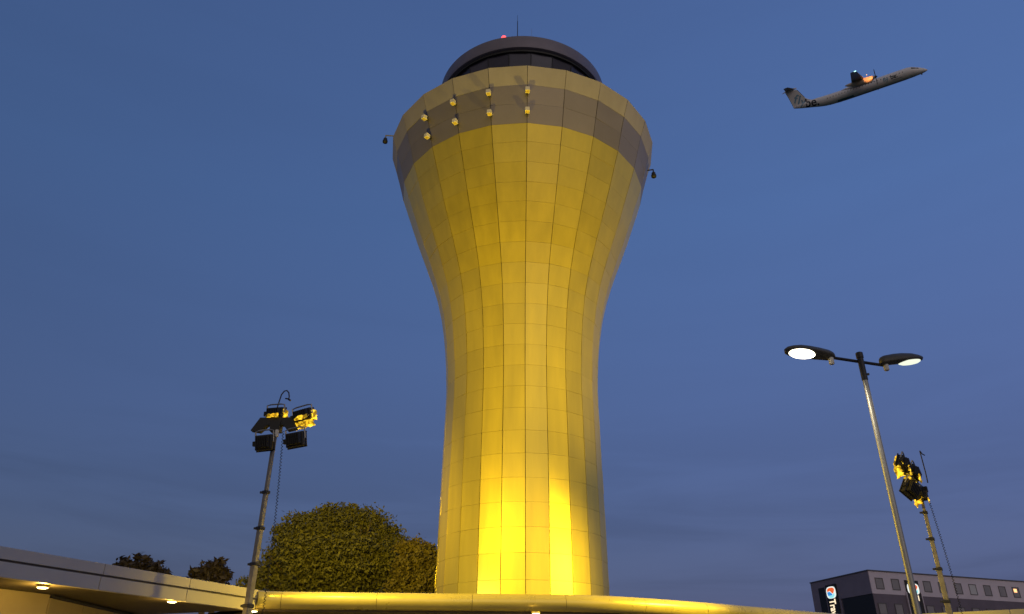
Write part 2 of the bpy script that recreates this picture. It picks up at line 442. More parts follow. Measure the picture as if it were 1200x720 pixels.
# roof and soffit behind the rounded edge, and along both straight wings
def offset_path(pts, d):
    out = []
    for i, p in enumerate(pts):
        t = (pts[min(i + 1, len(pts) - 1)] - pts[max(i - 1, 0)]).normalized()
        out.append(p + V((-t.y, t.x, 0)) * d)
    return out
rf0 = V((12.75, 30.45, 0)); rf1 = V((27.0, 20.4, 0))
rd = (rf1 - rf0).normalized(); rn = V((rd.y, -rd.x, 0))
if rn.y > 0: rn = -rn
inner = offset_path(tp_, 3.2)
def slab(z0, z1, e):
    mb = MB()
    out = offset_path(tp_, e)
    for i in range(len(tp_) - 1):
        a, b, c, d = out[i], out[i + 1], inner[i + 1], inner[i]
        mb.add([(p.x, p.y, z) for z in (z0, z1) for p in (a, b, c, d)], [(3, 2, 1, 0), (4, 5, 6, 7), (0, 1, 5, 4), (2, 3, 7, 6)])
    w = [lf0 - ln * 0.14, lf1 - ln * 0.14, lf1 - ln * 6.0, lf0 - ln * 6.0]
    mb.prism([(p.x, p.y) for p in w], (z0, z1))
    w = [rf0 - rn * 0.14, rf1 - rn * 0.14, rf1 - rn * 3.5, rf0 - rn * 3.5]
    mb.prism([(p.x, p.y) for p in w], (z0, z1))
    return mb
obj('roof', slab(3.80, 3.99, 0.1), M['roofing'], can)
obj('soffit', slab(3.58, 3.70, 0.04), M['soffit'], can)
rfa = obj('upper_fascia', strip_panels(rf0, rf1, rn, 3.875, ZT, 0.12, 7), M['fascia'], can)
rfb = obj('lower_fascia', strip_panels(rf0, rf1, rn, 3.55, 3.83, 0.12, 7), M['fascia'], can)
# walls beneath: panelled wall set back under the left wing, then the return wall
wa0 = V((-15.4, 8.7, 0)); wa1 = onz(60, 696.5, 3.58); wa1.z = 0
wa0 = wa1 - ld * 12.0
wb1 = wa1 + V((-0.42, 5.2, 0))
def wall_panels(p0, p1, z0, z1, n, thick=0.12, gap=0.012):
    d = (p1 - p0); L = d.length; d.normalize(); nr = V((d.y, -d.x, 0))
    return strip_panels(p0, p1, nr, z0, z1, thick, n, gap)
obj('wall', wall_panels(wa0, wa1, 0.12, 3.57, 6), M['wallpanel'], can)
wb = obj('wall', wall_panels(wa1 + V((0, 0.02, 0)), wb1, 0.12, 3.50, 3), M['wallpanel'], can)
tr = MB(); tr.tube([wa1 + V((0.05, 0.0, 3.54)), wb1 + V((0.05, 0, 3.54))], 0.035, 6)
obj('wall_head', tr, M['dark'], wb)
bw = MB()
for i in range(0, len(inner) - 1, 3):
    a, b = inner[i], inner[min(i + 3, len(inner) - 1)]
    d = (b - a); L = d.length; d.normalize(); nr = V((-d.y, d.x, 0))
    bw.bbox(((a.x + b.x) / 2, (a.y + b.y) / 2, 1.84), (L - 0.02, 0.12, 3.44), 0.006, Matrix((d, nr, V((0, 0, 1)))).transposed())
obj('wall', bw, M['wallpanel'], can)
for p in (V((-10.0, 13.5, 0)), V((-4.6, 23.5, 0)), V((1.2, 24.0, 0)), V((6.2, 26.7, 0)), V((17.0, 28.2, 0)), V((23.0, 24.0, 0))):
    c = MB(); c.cyl((p.x, p.y, 0.12), (p.x, p.y, 3.59), 0.11, 0.11, 16)
    obj('column', c, M['galv'], can, smooth=True)

# soffit downlights: things of their own
def downlight(px, py, z, label, energy, Y=None):
    p = at(px, py, Y) if Y else onz(px, py, z)
    z = p.z
    t = thing('downlight', label, 'downlight', (p.x, p.y, 3.575), 'downlights under the canopy')
    b = MB(); b.lathe([(0.12, 3.577 - 3.575), (0.12, -0.045), (0.11, -0.05), (0.10, -0.045)], (p.x, p.y, 3.575), 24, caps=False)
    b.lathe([(0.12, 0.0), (0.01, 0.003)], (p.x, p.y, 3.575), 24, caps=False)
    obj('housing', b, M['downtrim'], t, smooth=True)
    b = MB(); b.lathe([(0.099, -0.04), (0.099, -0.06), (0.07, -0.07), (0.01, -0.072)], (p.x, p.y, 3.575), 24)
    obj('lens', b, M['downlens'], t, smooth=True)
    lamp('downlight_lamp', 'POINT', (p.x, p.y, 3.575 - 0.22), energy, (1.0, 0.60, 0.10), shadow_soft_size=0.08)
    return t
downlight(50, 688.5, 3.53, 'round lit downlight under the grey left fascia, near the picture edge', 50)
downlight(201.5, 705.3, 3.53, 'round lit downlight under the left fascia where grey turns yellow', 28)
downlight(297, 716.3, 3.53, 'round lit downlight under the fascia corner beside the left lighting mast', 14)
downlight(628, 719.0, 3.53, 'round lit downlight under the rounded edge below the tower foot', 2)

# ------------------------------------------------------------------ mobile lighting masts
YEL = (1.0, 0.665, 0.03)
def crumple(w, h, seed, amp=0.05, nx=12, ny=9):
    rnd = random.Random(seed); mb = MB(); vs = []
    for j in range(ny):
        for i in range(nx):
            u, v = i / (nx - 1) - .5, j / (ny - 1) - .5
            e = 1.0 + rnd.uniform(-0.07, 0.07)
            vs.append(V((u * w * e, amp * rnd.uniform(-1, 1), v * h * e)))
    fs = [(j * nx + i, j * nx + i + 1, (j + 1) * nx + i + 1, (j + 1) * nx + i) for j in range(ny - 1) for i in range(nx - 1)]
    return mb.add(vs, fs)
def floodhead(root, pos, aim, lit, seed, W=0.62, Hh=0.46, roll=0.0):
    W *= 0.88; Hh *= 0.86
    """housing (finned back), bracket, door frame and, when lit, the gel taped over its front. local +Y is the beam."""
    aim = V(aim).normalized()
    up = V((0, 0, 1)); sx = aim.cross(up).normalized(); uz = sx.cross(aim).normalized()
    m3 = Matrix((sx, aim, uz)).transposed().to_4x4()
    m3 = m3 @ Matrix.Rotation(roll, 4, 'Y')
    T = Matrix.Translation(pos) @ m3
    b = MB(); b.bbox((0, 0, 0), (W, 0.16, Hh), 0.03)
    b.bbox((0, -0.11, 0), (W * 0.78, 0.10, Hh * 0.78), 0.02)
    for i in range(7):
        b.box((-W * 0.33 + i * W * 0.11, -0.175, 0), (0.018, 0.05, Hh * 0.7))
    b.box((-W * 0.53, -0.05, -0.02), (0.08, 0.1, 0.12))
    hd = obj('floodlight_head', b.xform(T), M['dark'], root)
    b = MB()
    for q in ((0, Hh / 2, W + .05, .035), (0, -Hh / 2, W + .05, .035)): b.box((q[0], 0.085, q[1]), (q[2], 0.03, q[3]))
    for q in (W / 2, -W / 2): b.box((q, 0.085, 0), (0.035, 0.03, Hh - .036))
    obj('door_frame', b.xform(T), M['darkmetal'], hd)
    b = MB()
    b.tube([(-W * .53, 0, 0), (-W * .53, -0.02, Hh * .75), (-W * .3, -0.02, Hh * .82)], 0.02, 6)
    b.tube([(W * .53, 0, 0), (W * .53, -0.02, Hh * .75), (W * .3, -0.02, Hh * .82), (-W * .3, -0.02, Hh * .82)], 0.02, 6)
    obj('yoke', b.xform(T), M['galv'], hd, smooth=True)
    if lit:
        b = crumple(W * 1.02, Hh * 0.95, seed, 0.03).xform(Matrix.Translation((0, 0.14, -0.02)))
        k = crumple(W * 1.0, 0.32, seed + 1, 0.045, 12, 6)
        k.xform(Matrix.Translation((0, 0.02, -Hh * 0.62)) @ Matrix.Rotation(R(40), 4, 'X'))
        b.add(k.v, k.f)
        k = crumple(W * 0.7, Hh * 0.38, seed + 5, 0.03, 10, 6).xform(Matrix.Translation((W * .10, -0.22, -Hh * 0.38)) @ Matrix.Rotation(R(-12), 4, 'X'))
        b.add(k.v, k.f)
        k = crumple(0.22, Hh * 0.9, seed + 2, 0.03, 6, 9)
        k.xform(Matrix.Translation((W * .56, 0.06, -0.04)) @ Matrix.Rotation(R(80), 4, 'Z'))
        b.add(k.v, k.f)
        obj('gel_sheet', b.xform(T), M['gel'], hd, fixn=False)
    else:
        b = MB(); b.box((0, 0.084, 0), (W - 0.05, 0.01, Hh - 0.05)); obj('lens', b.xform(T), M['acwin'], hd)
    return T
def coil(a, b, r, turns, wire, n=9):
    a, b = V(a), V(b); pts = []
    for i in range(turns * n + 1):
        t = i / (turns * n); q = 2 * math.pi * i / n
        sag = V((0.10 * math.sin(math.pi * t), 0, 0))
        pts.append(a.lerp(b, t) + V((r * math.cos(q), r * math.sin(q), 0)) + sag)
    m = MB(); return m.tube(pts, wire, 5)
def mast(label, base, ztop, joints, radii, cable_dx, rotz=-32):
    t = thing('lighting_mast', label, 'lighting mast', (base[0], base[1], 0.0), 'mobile lighting masts by the tower')
    x, y = base; z = 0.55
    b = MB(); b.bbox((x, y, 0.36), (1.1, 0.9, 0.45), 0.03)
    b.box((x, y, 0.56), (0.5, 0.5, 0.06)); tr = obj('base_unit', b, M['darkmetal'], t)
    for sx in (-1, 1):
        for sy in (-1, 1):
            l = MB(); l.tube([(x + sx * .4, y + sy * .3, 0.4), (x + sx * 1.0, y + sy * .8, 0.3), (x + sx * 1.0, y + sy * .8, 0.03)], 0.035, 8)
            l.cyl((x + sx * 1.0, y + sy * .8, 0.0), (x + sx * 1.0, y + sy * .8, 0.03), 0.09, 0.09, 10)
            obj('outrigger', l, M['galv'], tr, smooth=True)
    zs = [z] + joints + [ztop]
    for i, (a, c) in enumerate(zip(zs[:-1], zs[1:])):
        s = MB(); r = radii[i]
        s.bbox((x, y, (a + c) / 2), (2 * r, 2 * r, c - a), 0.012, Matrix.Rotation(R(rotz), 3, 'Z'))
        sec = obj('mast_section', s, M['mast'], t)
        k = MB(); k.bbox((x, y, c - 0.05), (2 * r + .045, 2 * r + .045, 0.08), 0.01, Matrix.Rotation(R(rotz), 3, 'Z'))
        k.box((x - r - 0.06, y, c - 0.05), (0.08, 0.05, 0.05))
        if i < len(zs) - 2: obj('collar', k, M['darkmetal'], sec)
    cb = coil((x + cable_dx * 1.6, y - 0.05, 1.0), (x + cable_dx, y - 0.05, ztop - 0.1), 0.022, 80, 0.008)
    obj('coiled_cable', cb, M['dark'], t, smooth=True)
    return t
# left mast
LB = at(290, 715, 19.0); LX = LB.x
zt = at(327, 502, 19.0).z
zj = [at(0, y_, 19.0).z for y_ in (708, 659, 617, 575)]
tl_ = mast('left lighting mast with four floodlight heads, in front of the round green tree', (LX, 19.0), zt,
           [1.9, 3.45] + [z for z in zj[1:]], [0.085, 0.078, 0.068, 0.06, 0.052, 0.043], 0.22)
b = MB(); zc = at(326, 498, 19).z
poly = [(-0.64, -0.18), (-0.44, 0.17), (0.40, 0.18), (0.57, -0.12), (0.33, -0.18), (0.20, -0.03), (-0.22, -0.03), (-0.40, -0.22)]
vs = [V((LX + px_, 19.0 + dy, zc + pz)) for dy in (-0.09, 0.09) for px_, pz in poly]
n_ = len(poly)
b.add(vs, [tuple(range(n_)), tuple(range(2 * n_ - 1, n_ - 1, -1))] + [(i, (i + 1) % n_, n_ + (i + 1) % n_, n_ + i) for i in range(n_)])
b.box((LX, 19.0, zc - 0.05), (0.26, 0.26, 0.3))
obj('crossbar', b, M['dark'], tl_)
b = MB(); b.box((LX + 0.09, 18.86, zc - 0.28), (0.08, 0.08, 0.18)); obj('bracket', b, M['lightbox'], tl_)
hk = [(LX - 0.10, 19.0, zc + 0.1), (LX - 0.05, 19.0, zc + 0.55), (LX + 0.0, 19, zc + 0.85), (LX + 0.06, 19, zc + 0.95), (LX + 0.13, 19, zc + 0.97), (LX + 0.19, 19, zc + 0.91), (LX + 0.22, 19, zc + 0.79), (LX + 0.21, 19, zc + 0.70)]
b = MB(); b.tube([V(p) for p in hk], 0.018, 8); b.cyl((LX + .21, 19, zc + .72), (LX + .27, 19, zc + .68), .025, .025, 8); b.cyl((LX + .20, 19, zc + .73), (LX + .12, 19, zc + .74), .02, .02, 8)
obj('hooked_rod', b, M['darkmetal'], tl_, smooth=True)
TGT = V((0, 28.5, 15.0))
p1, p2 = at(323, 484.5, 19.05), at(355, 487.0, 19.0)
p3, p4 = at(310, 519, 18.8), at(346.5, 515.5, 18.8)
floodhead(tl_, p1, V((0.20, 0.97, 0.10)), True, 11, 0.54, 0.34)
floodhead(tl_, p2, V((0.25, 0.93, 0.10)), True, 21, 0.60, 0.36, R(-10))
floodhead(tl_, p3, V((0.12, 0.98, 0.12)), False, 31, 0.52, 0.46, R(-4))
floodhead(tl_, p4, V((0.18, 0.97, 0.12)), False, 41, 0.56, 0.44, R(-7))
# right mast
RBp = at(1112, 715, 22.0); RX = RBp.x
ztr = at(1085, 572, 22.0).z
zjr = [at(1100, y_, 22.0).z for y_ in (703, 665, 630, 599)]
tr_ = mast('right lighting mast, behind the street lamp pole, with crumpled yellow gel on its lamps', (RX, 22.0), ztr,
           [1.9, zjr[0]] + zjr[1:], [0.085, 0.075, 0.066, 0.056, 0.048, 0.040], 0.16)
bd = V((-0.62, -0.78, 0.0))
cpos = V((RX, 22.0, ztr - 0.02))
mb3 = Matrix((bd, V((-bd.y, bd.x, 0)), V((0, 0, 1)))).transposed()
b = MB(); b.bbox(cpos + bd * 0.30, (1.1, 0.16, 0.22), 0.02, mb3); b.box(cpos - V((0, 0, 0.2)), (0.24, 0.24, 0.3), mb3)
b.box(cpos + V((0.12, -0.1, -0.05)), (0.12, 0.12, 0.16), mb3)
obj('crossbar', b, M['dark'], tr_)
q0, q1 = at(1087.3, 566, 21.95), at(1077.8, 528.5, 21.95)
b = MB(); b.tube([q0, q0.lerp(q1, 0.3) + V((0.01, 0, 0)), q1], 0.017, 8)
b.tube([q1, q1 + V((0.05, 0, -0.10)), q1 + V((0.12, 0, -0.14))], 0.016, 6)
obj('hooked_rod', b, M['darkmetal'], tr_, smooth=True)
def rh(px, py, Y): return at(px, py, Y)
floodhead(tr_, rh(1057, 545, 20.9), V((-0.75, 0.62, 0.25)), True, 51, 0.55, 0.42, R(28))
floodhead(tr_, rh(1069, 555, 21.4), V((-0.72, 0.66, 0.25)), True, 61, 0.55, 0.42, R(28))
floodhead(tr_, rh(1066.5, 573.5, 21.3), V((-0.35, 0.92, 0.12)), False, 71, 0.50, 0.50, R(32))
floodhead(tr_, rh(1078, 581, 21.9), V((-0.8, 0.6, 0.1)), True, 81, 0.22, 0.40, R(20))

# ------------------------------------------------------------------ double street lamp
lpz = 7.93
LP = at(1075, 715, 14.5); LPX = LP.x
sl = thing('street_lamp', 'double headed street lamp with a lit lens at each end of its arm', 'street lamp', (LPX, 14.5, 0))
b = MB(); b.lathe([(0.11, 0.0), (0.10, 1.2), (0.062, 1.25), (0.058, 4.5), (0.053, lpz - 0.55)], (LPX, 14.5, 0), 20)
b.lathe([(0.2, 0.0), (0.2, 0.02), (0.11, 0.03)], (LPX, 14.5, 0), 20)
obj('pole', b, M['galv'], sl, smooth=True)
b = MB(); b.lathe([(0.055, -0.56), (0.063, -0.55), (0.063, -0.06), (0.075, -0.05), (0.075, 0.06), (0.06, 0.075)], (LPX, 14.5, lpz), 20)
b.box((LPX + 0.09, 14.5, lpz - 0.42), (0.04, 0.04, 0.04))
obj('pole_cap', b, M['darkmetal'], sl, smooth=True)
hl = at(973, 419, 14.35); hr = at(1036, 428.5, 14.72)
b = MB(); b.tube([hl, hl.lerp(hr, 0.5), hr], 0.033, 10); obj('arm', b, M['darkmetal'], sl, smooth=True)
def lamp_head(neck, tipp, roll, lensmat, energy):
    neck, tipp = V(neck), V(tipp)
    d = (tipp - neck); L = d.length; d.normalize()
    side = d.cross(V((0, 0, 1))).normalized(); up = side.cross(d).normalized()
    T = Matrix.Translation(neck) @ Matrix((d, -side, up)).transposed().to_4x4() @ Matrix.Rotation(roll, 4, 'X')
    # teardrop shell: sections along the length (half width, top height, bottom depth)
    sec = [(-0.03, .06, .08, .06), (0.0, .09, .115, .07), (0.08, .12, .145, .07), (0.30, .145, .165, .06), (0.5, .16, .165, .055), (0.7, .165, .145, .05), (0.86, .14, .10, .045), (0.95, .10, .07, .04), (1.0, .03, .03, .03)]
    mb = MB(); n = 20; vs = []
    for (t, w, h, bt) in sec:
        for k in range(n):
            a = 2 * math.pi * k / n; c, s = math.cos(a), math.sin(a)
            vs.append(V((t * L, w * c, (h if s > 0 else bt) * s)))
    m = len(sec)
    mb.add(vs, [(i * n + k, i * n + (k + 1) % n, (i + 1) * n + (k + 1) % n, (i + 1) * n + k) for i in range(m - 1) for k in range(n)] + [tuple(range(n - 1, -1, -1)), tuple((m - 1) * n + k for k in range(n))])
    hd = obj('lamp_head', mb.xform(T), M['lamphousing'], sl, smooth=True, angle=60)
    lb = MB(); n = 28; vs = []
    for (s_, dz) in ((1.0, -0.035), (0.96, -0.06), (0.75, -0.085), (0.4, -0.10), (0.05, -0.105)):
        for k in range(n):
            a = 2 * math.pi * k / n
            vs.append(V((L * 0.66 + s_ * L * 0.27 * math.cos(a), s_ * 0.135 * math.sin(a), dz)))
    lb.add(vs, [(i * n + k, i * n + (k + 1) % n, (i + 1) * n + (k + 1) % n, (i + 1) * n + k) for i in range(4) for k in range(n)] + [tuple(4 * n + k for k in range(n))])
    obj('lens', lb.xform(T), lensmat, hd, smooth=True, angle=80)
    q = T @ V((0.06, 0, -0.05)); c = MB(); c.cyl(q, q + V((0, 0, -0.13)), 0.055, 0.055, 14); c.cyl(q + V((0, 0, -0.13)), q + V((0, 0, -0.145)), 0.045, 0.045, 14)
    obj('photocell', c, M['lightbox'], hd, smooth=True)
    lp = T @ V((L * 0.64, 0, -0.16))
    lamp('street_lamp_light', 'SPOT', lp, energy, (1.0, 0.86, 0.6), lp + (T.to_3x3() @ V((0, 0, -1))), spot_size=R(150), spot_blend=0.5, shadow_soft_size=0.1)
lamp_head(at(975, 418, 14.36), at(920, 410.5, 13.95), R(20), M['lampwhite'], 260)
lamp_head(at(1034, 424.8, 14.67), at(1080, 420.8, 15.0), R(0), M['lampgreen'], 180)

# ------------------------------------------------------------------ trees
def tree(label, base, trunk_h, r_tr, blobs, nleaf, leaf, mleaf, limbs=9, group=None, seed=1, gaps=0.0):
    rnd = random.Random(seed)
    base = V(base)
    t = thing('broadleaf_tree', label, 'tree', base, group)
    b = MB(); top = base + V((0, 0, trunk_h))
    b.tube([base, base.lerp(top, .3) + V((r_tr * .3, 0, 0)), base.lerp(top, .7), top], [r_tr * 1.3, r_tr, r_tr * .85, r_tr * .7], 10)
    for i in range(limbs):
        c, rad = blobs[i % len(blobs)]
        c = V(c) + V((rnd.uniform(-.5, .5) * rad, rnd.uniform(-.5, .5) * rad, rnd.uniform(-.3, .4) * rad))
        s = base.lerp(top, rnd.uniform(.7, 1.0))
        mid = s.lerp(c, .5) + V((rnd.uniform(-.3, .3), rnd.uniform(-.3, .3), rnd.uniform(0, .6)))
        b.tube([s, mid, c], [r_tr * .45, r_tr * .28, r_tr * .08], 6)
        for j in range(3):
            e = c + V((rnd.gauss(0, .5), rnd.gauss(0, .5), rnd.gauss(.2, .4))) * rad * .8
            b.tube([mid.lerp(c, .6), e], [r_tr * .15, r_tr * .04], 5)
    obj('trunk', b, M['bark'], t, smooth=True)
    # sprays: small clumps of leaf faces on the shell and inside of every blob
    tot = sum(r ** 2 for _, r in blobs); mb = MB()
    for c, rad in blobs:
        c = V(c); ns = int(nleaf * rad ** 2 / tot / 22)
        for _ in range(ns):
            d = V((rnd.gauss(0, 1), rnd.gauss(0, 1), rnd.gauss(0, 1))).normalized()
            q = c + d * rad * (rnd.random() ** 0.33) * V((1, 1, 1)).length / 1.732 * rnd.uniform(.82, 1.08)
            sp = rad * 0.17 + 0.10
            for _ in range(22):
                p = q + V((rnd.gauss(0, sp), rnd.gauss(0, sp), rnd.gauss(0, sp * .55)))
                s = leaf * rnd.uniform(.6, 1.3)
                nrm = V((rnd.gauss(0, .6) + d.x * .4, rnd.gauss(0, .6) + d.y * .4, rnd.gauss(0.5, .5))).normalized()
                u = nrm.orthogonal().normalized(); w = nrm.cross(u)
                a = rnd.uniform(0, 6.28); u, w = u * math.cos(a) + w * math.sin(a), w * math.cos(a) - u * math.sin(a)
                mb.add([p - u * s, p - u * s * .1 + w * s * .45, p + u * s, p - u * s * .1 - w * s * .45], [(0, 1, 2, 3)])
    obj('crown', mb, mleaf, t, fixn=False)
    return t
def bl(Y, *items):
    out = []
    for (px, py, rp, dy) in items:
        p = at(px, py, Y + dy); dep = (p.y * CP + (p.z - EYE) * SP)
        out.append((p, rp * dep / F))
    return out
TY = 46
big = bl(TY, (398, 632, 36, 0), (362, 634, 30, -1), (434, 632, 30, 0), (345, 650, 26, 0), (372, 655, 32, -2), (410, 658, 34, -2), (446, 656, 26, -1), (398, 612, 20, 1), (370, 612, 15, 0), (425, 612, 16, 0.5),
         (335, 632, 13, 0.5), (455, 632, 15, 0), (342, 615, 11, 0), (330, 672, 24, 0), (360, 682, 26, -1), (400, 684, 28, -1), (440, 680, 24, 0), (312, 683, 16, 0), (460, 668, 14, 0), (290, 688, 10, 0), (352, 606, 6, 0), (385, 598, 7, 0), (411, 598, 7, 0), (441, 612, 7, 0), (326, 622, 6, 0), (467, 650, 8, 0), (318, 650, 9, 0), (305, 668, 8, 0), (472, 634, 6, 0))
tb_ = at(395, 700, TY)
tree('large rounded green tree rising behind the canopy left of the tower', (tb_.x, TY, 0), 5.0, 0.36, big, 56000, 0.12, M['leaf_green'], 22, seed=3)
br = bl(43, (492, 655, 16, 0), (478, 666, 15, 0), (503, 668, 15, .5), (488, 684, 18, 0), (512, 682, 16, 0.5), (474, 643, 9, 0), (486, 640, 8, 0), (500, 645, 9, 0), (465, 690, 12, 0), (520, 660, 12, .6))
tb_ = at(490, 700, 43)
tree('small bronze leaved tree squeezed between the big green tree and the tower', (tb_.x, 43, 0), 4.6, 0.18, br, 15000, 0.12, M['leaf_brown'], 14, seed=5)
d1 = bl(62, (150, 662, 9, 0), (165, 660, 10, 0), (180, 666, 9, 0), (140, 666, 6, 0), (192, 672, 7, 0), (160, 672, 13, 0), (178, 680, 13, 0), (150, 676, 12, 0))
tb_ = at(164, 690, 62)
tree('dark thin leaved tree peeping over the middle of the left fascia', (tb_.x, 62, 0), 4.8, 0.2, d1, 2400, 0.26, M['leaf_dark'], 14, seed=8)
d2 = bl(56, (246, 664, 7, 0), (257, 662, 6, 0), (236, 672, 9, 0), (252, 674, 12, 0), (264, 673, 6, 0), (230, 678, 6, 0), (248, 686, 14, 0))
tb_ = at(249, 695, 56)
tree('small dark spiky topped tree just left of the left lighting mast', (tb_.x, 56, 0), 4.4, 0.18, d2, 2300, 0.24, M['leaf_dark'], 14, seed=9)

# ------------------------------------------------------------------ hotel at the right
HZ = 16.0
hc = onz(1017, 668, HZ); hc.z = 0
e1 = onz(1200, 681.5, HZ); e1.z = 0
e2 = onz(950, 683, HZ); e2.z = 0
u = (e1 - hc).normalized(); w = (e2 - hc).normalized()
LU, LW = 62.0, (e2 - hc).length
hotel = thing('hotel', 'dark purple grey hotel block with small square windows and lit upright signs', 'hotel', hc)
nu = V((u.y, -u.x, 0));  nu = nu if nu.dot(-hc) > 0 else -nu          # outward normal of the long face
nw = V((w.y, -w.x, 0));  nw = nw if nw.dot(-hc) > 0 else -nw
Z = V((0, 0, 1))
def hp(a, b, z): return hc + u * a + w * b + Z * z                     # a along long face, b along end face
def hprism(a0, a1, b0, b1, z0, z1, mb=None):
    mb = mb or MB()
    vs = [hp(a, b, z) for z in (z0, z1) for a, b in ((a0, b0), (a1, b0), (a1, b1), (a0, b1))]
    return mb.add(vs, [(3, 2, 1, 0), (4, 5, 6, 7), (0, 1, 5, 4), (1, 2, 6, 5), (2, 3, 7, 6), (3, 0, 4, 7)])
ZB = 13.05
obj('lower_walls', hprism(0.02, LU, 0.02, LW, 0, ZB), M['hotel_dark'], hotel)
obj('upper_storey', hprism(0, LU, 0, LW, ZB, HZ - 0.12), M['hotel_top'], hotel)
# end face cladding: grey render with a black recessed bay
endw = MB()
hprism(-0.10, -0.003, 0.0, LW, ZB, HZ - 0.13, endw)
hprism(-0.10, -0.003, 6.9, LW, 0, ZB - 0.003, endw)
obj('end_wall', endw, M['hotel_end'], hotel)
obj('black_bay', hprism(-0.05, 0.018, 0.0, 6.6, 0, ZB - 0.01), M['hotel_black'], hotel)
obj('coping', hprism(-0.18, LU + 0.1, -0.12, LW + 0.1, HZ - 0.118, HZ + 0.02), M['winframe'], hotel)
obj('dark_slot', hprism(-0.13, -0.102, 10.3, 11.8, 0, HZ - 1.05), M['hotel_black'], hotel)
# windows on the long face
fr_ = MB()
def win_frame(a, z, wd=1.35, ht=1.35):
    m = MB(); t = 0.09
    for (aa, zz, ww, hh) in ((a, z + ht / 2, wd + t, t), (a, z - ht / 2, wd + t, t)):
        hprism(aa - ww / 2, aa + ww / 2, -0.05, 0.06, zz - hh / 2, zz + hh / 2, m)
    for aa in (a - wd / 2, a + wd / 2):
        hprism(aa - t / 2, aa + t / 2, -0.05, 0.06, z - ht / 2 + t / 2, z + ht / 2 - t / 2, m)
    return m
def win_pane(a, z, wd=1.35, ht=1.35):
    return hprism(a - wd / 2 + .045, a + wd / 2 - .045, -0.012, 0.03, z - ht / 2 + .045, z + ht / 2 - .045)
def face_a(px, py=676):
    d = ray(px, py); t_ = hc.cross(d); # intersection of the vertical plane of the long face with the pixel's ray
    k = (hc - V((0, 0, EYE))).dot(nu) / d.dot(nu)
    return (V((0, 0, EYE)) + d * k - hc).dot(u)
ups = [face_a(px) for px in (1029, 1047.5, 1084, 1101.5, 1119.5, 1136.3, 1153, 1170, 1185.5)]
step = ups[-1] - ups[-2]
ups += [ups[-1] + step * (i + 1) for i in range(7)]
lows = [face_a(px, 705) for px in (1033, 1052, 1088.5, 1106.5, 1124, 1141, 1158, 1174.5, 1190)]
lows += [lows[-1] + step * (i + 1) for i in range(6)]
for row, (aa, z) in enumerate(((ups, 14.35), (lows, 11.2), (lows, 8.2), (lows, 5.2))):
    for i, a in enumerate(aa):
        if a > LU - 1.5: continue
        f_ = obj('window', win_frame(a, z), M['winframe'], hotel)
        pm = M['winpane']
        if row == 0 and i == 5: pm = M['winpale']; f_['label'] = 'window with a pale pane painted as lit'
        pn = obj('pane', win_pane(a, z), pm, f_)
        if row == 0 and i == 8:
            f_['label'] = 'window with an orange lamp glowing inside'
            obj('room_lamp', hprism(a - .42, a + .22, -0.03, -0.014, z + 0.0, z + .48), M['orangelamp'], f_)
# illuminated signs: blade on the end face, blade on the long face
def place_sign(name, P, ax_r, nrm, zt, wd, ht, label, ze0, ze1):
    """upright panel; P = centre of its foot line on the wall, ax_r = reading right, nrm = outward"""
    sg = thing(name, label, 'sign', P + Z * (zt - ht))
    m4 = Matrix((ax_r, Z, nrm)).transposed().to_4x4()
    def T(x, z, d=0.0): return P + ax_r * x + Z * z + nrm * d
    b = MB(); b.bbox(T(0, zt - ht / 2, 0.09), (wd, ht, 0.16), 0.02, m4.to_3x3()); obj('panel', b, M['hotel_black'], sg)
    def patch(nm, pts, m_, d):
        k = MB(); n = len(pts)
        k.add([T(x, z, d) for x, z in pts] + [T(x, z, d - 0.02) for x, z in pts], [tuple(range(n))] + [(i, (i + 1) % n, n + (i + 1) % n, n + i) for i in range(n)])
        obj(nm, k, m_, sg)
    s = wd * 0.44; zc_ = (ze0 + ze1) / 2; sv = (ze0 - ze1) / 2 / s
    def sup(k, e=3.2):
        a = 2 * math.pi * k / 40; c, q = math.cos(a), math.sin(a)
        return (s * math.copysign(abs(c) ** (2 / e), c), zc_ + s * sv * math.copysign(abs(q) ** (2 / e), q))
    patch('emblem_disc', [sup(k) for k in range(40)], M['sign_white'], 0.20)
    inn = 0.80
    topc = [(x * inn, zc_ + (z - zc_) * inn) for x, z in (sup(k) for k in range(0, 21))]
    patch('emblem_swoosh', topc[2:19] + [(-s * .72, zc_ + .18 * s * sv), (-s * .2, zc_ + .30 * s * sv), (s * .12, zc_ - .05 * s * sv), (s * .42, zc_ - .25 * s * sv), (s * .62, zc_ + .1 * s * sv)], M['sign_red'], 0.222)
    patch('emblem_swoosh', [(-s * .80, zc_ + .12 * s * sv), (-s * .3, zc_ + .16 * s * sv), (s * .10, zc_ - .16 * s * sv), (s * .3, zc_ - .42 * s * sv), (-s * .1, zc_ - .5 * s * sv), (-s * .72, zc_ - .5 * s * sv)], M['sign_blue'], 0.222)
    patch('emblem_swoosh', [(-s * .66, zc_ - .55 * s * sv), (s * .3, zc_ - .48 * s * sv), (s * .72, zc_ - .05 * s * sv), (s * .66, zc_ - .62 * s * sv), (s * .3, zc_ - .92 * s * sv), (-s * .4, zc_ - .92 * s * sv)], M['sign_aqua'], 0.222)
    tx = text_mesh('Travelodge', wd * 0.80, offset=0.02 * wd, extrude=0.01)
    x0_ = min(p.x for p in tx.v); stretch = (5.0 / 8.3) / (wd * 0.80 * 0.55)
    out = MB(); top = ze1 - 0.10
    out.add([T(p.y - wd * 0.28, top - (p.x - x0_) * stretch, 0.20 + p.z) for p in tx.v], tx.f)
    obj('lettering', out, M['sign_text'], sg)
    return sg
def wall_z(px, py, nn):
    d = ray(px, py); k = (hc - V((0, 0, EYE))).dot(nn) / d.dot(nn)
    return EYE + d.z * k
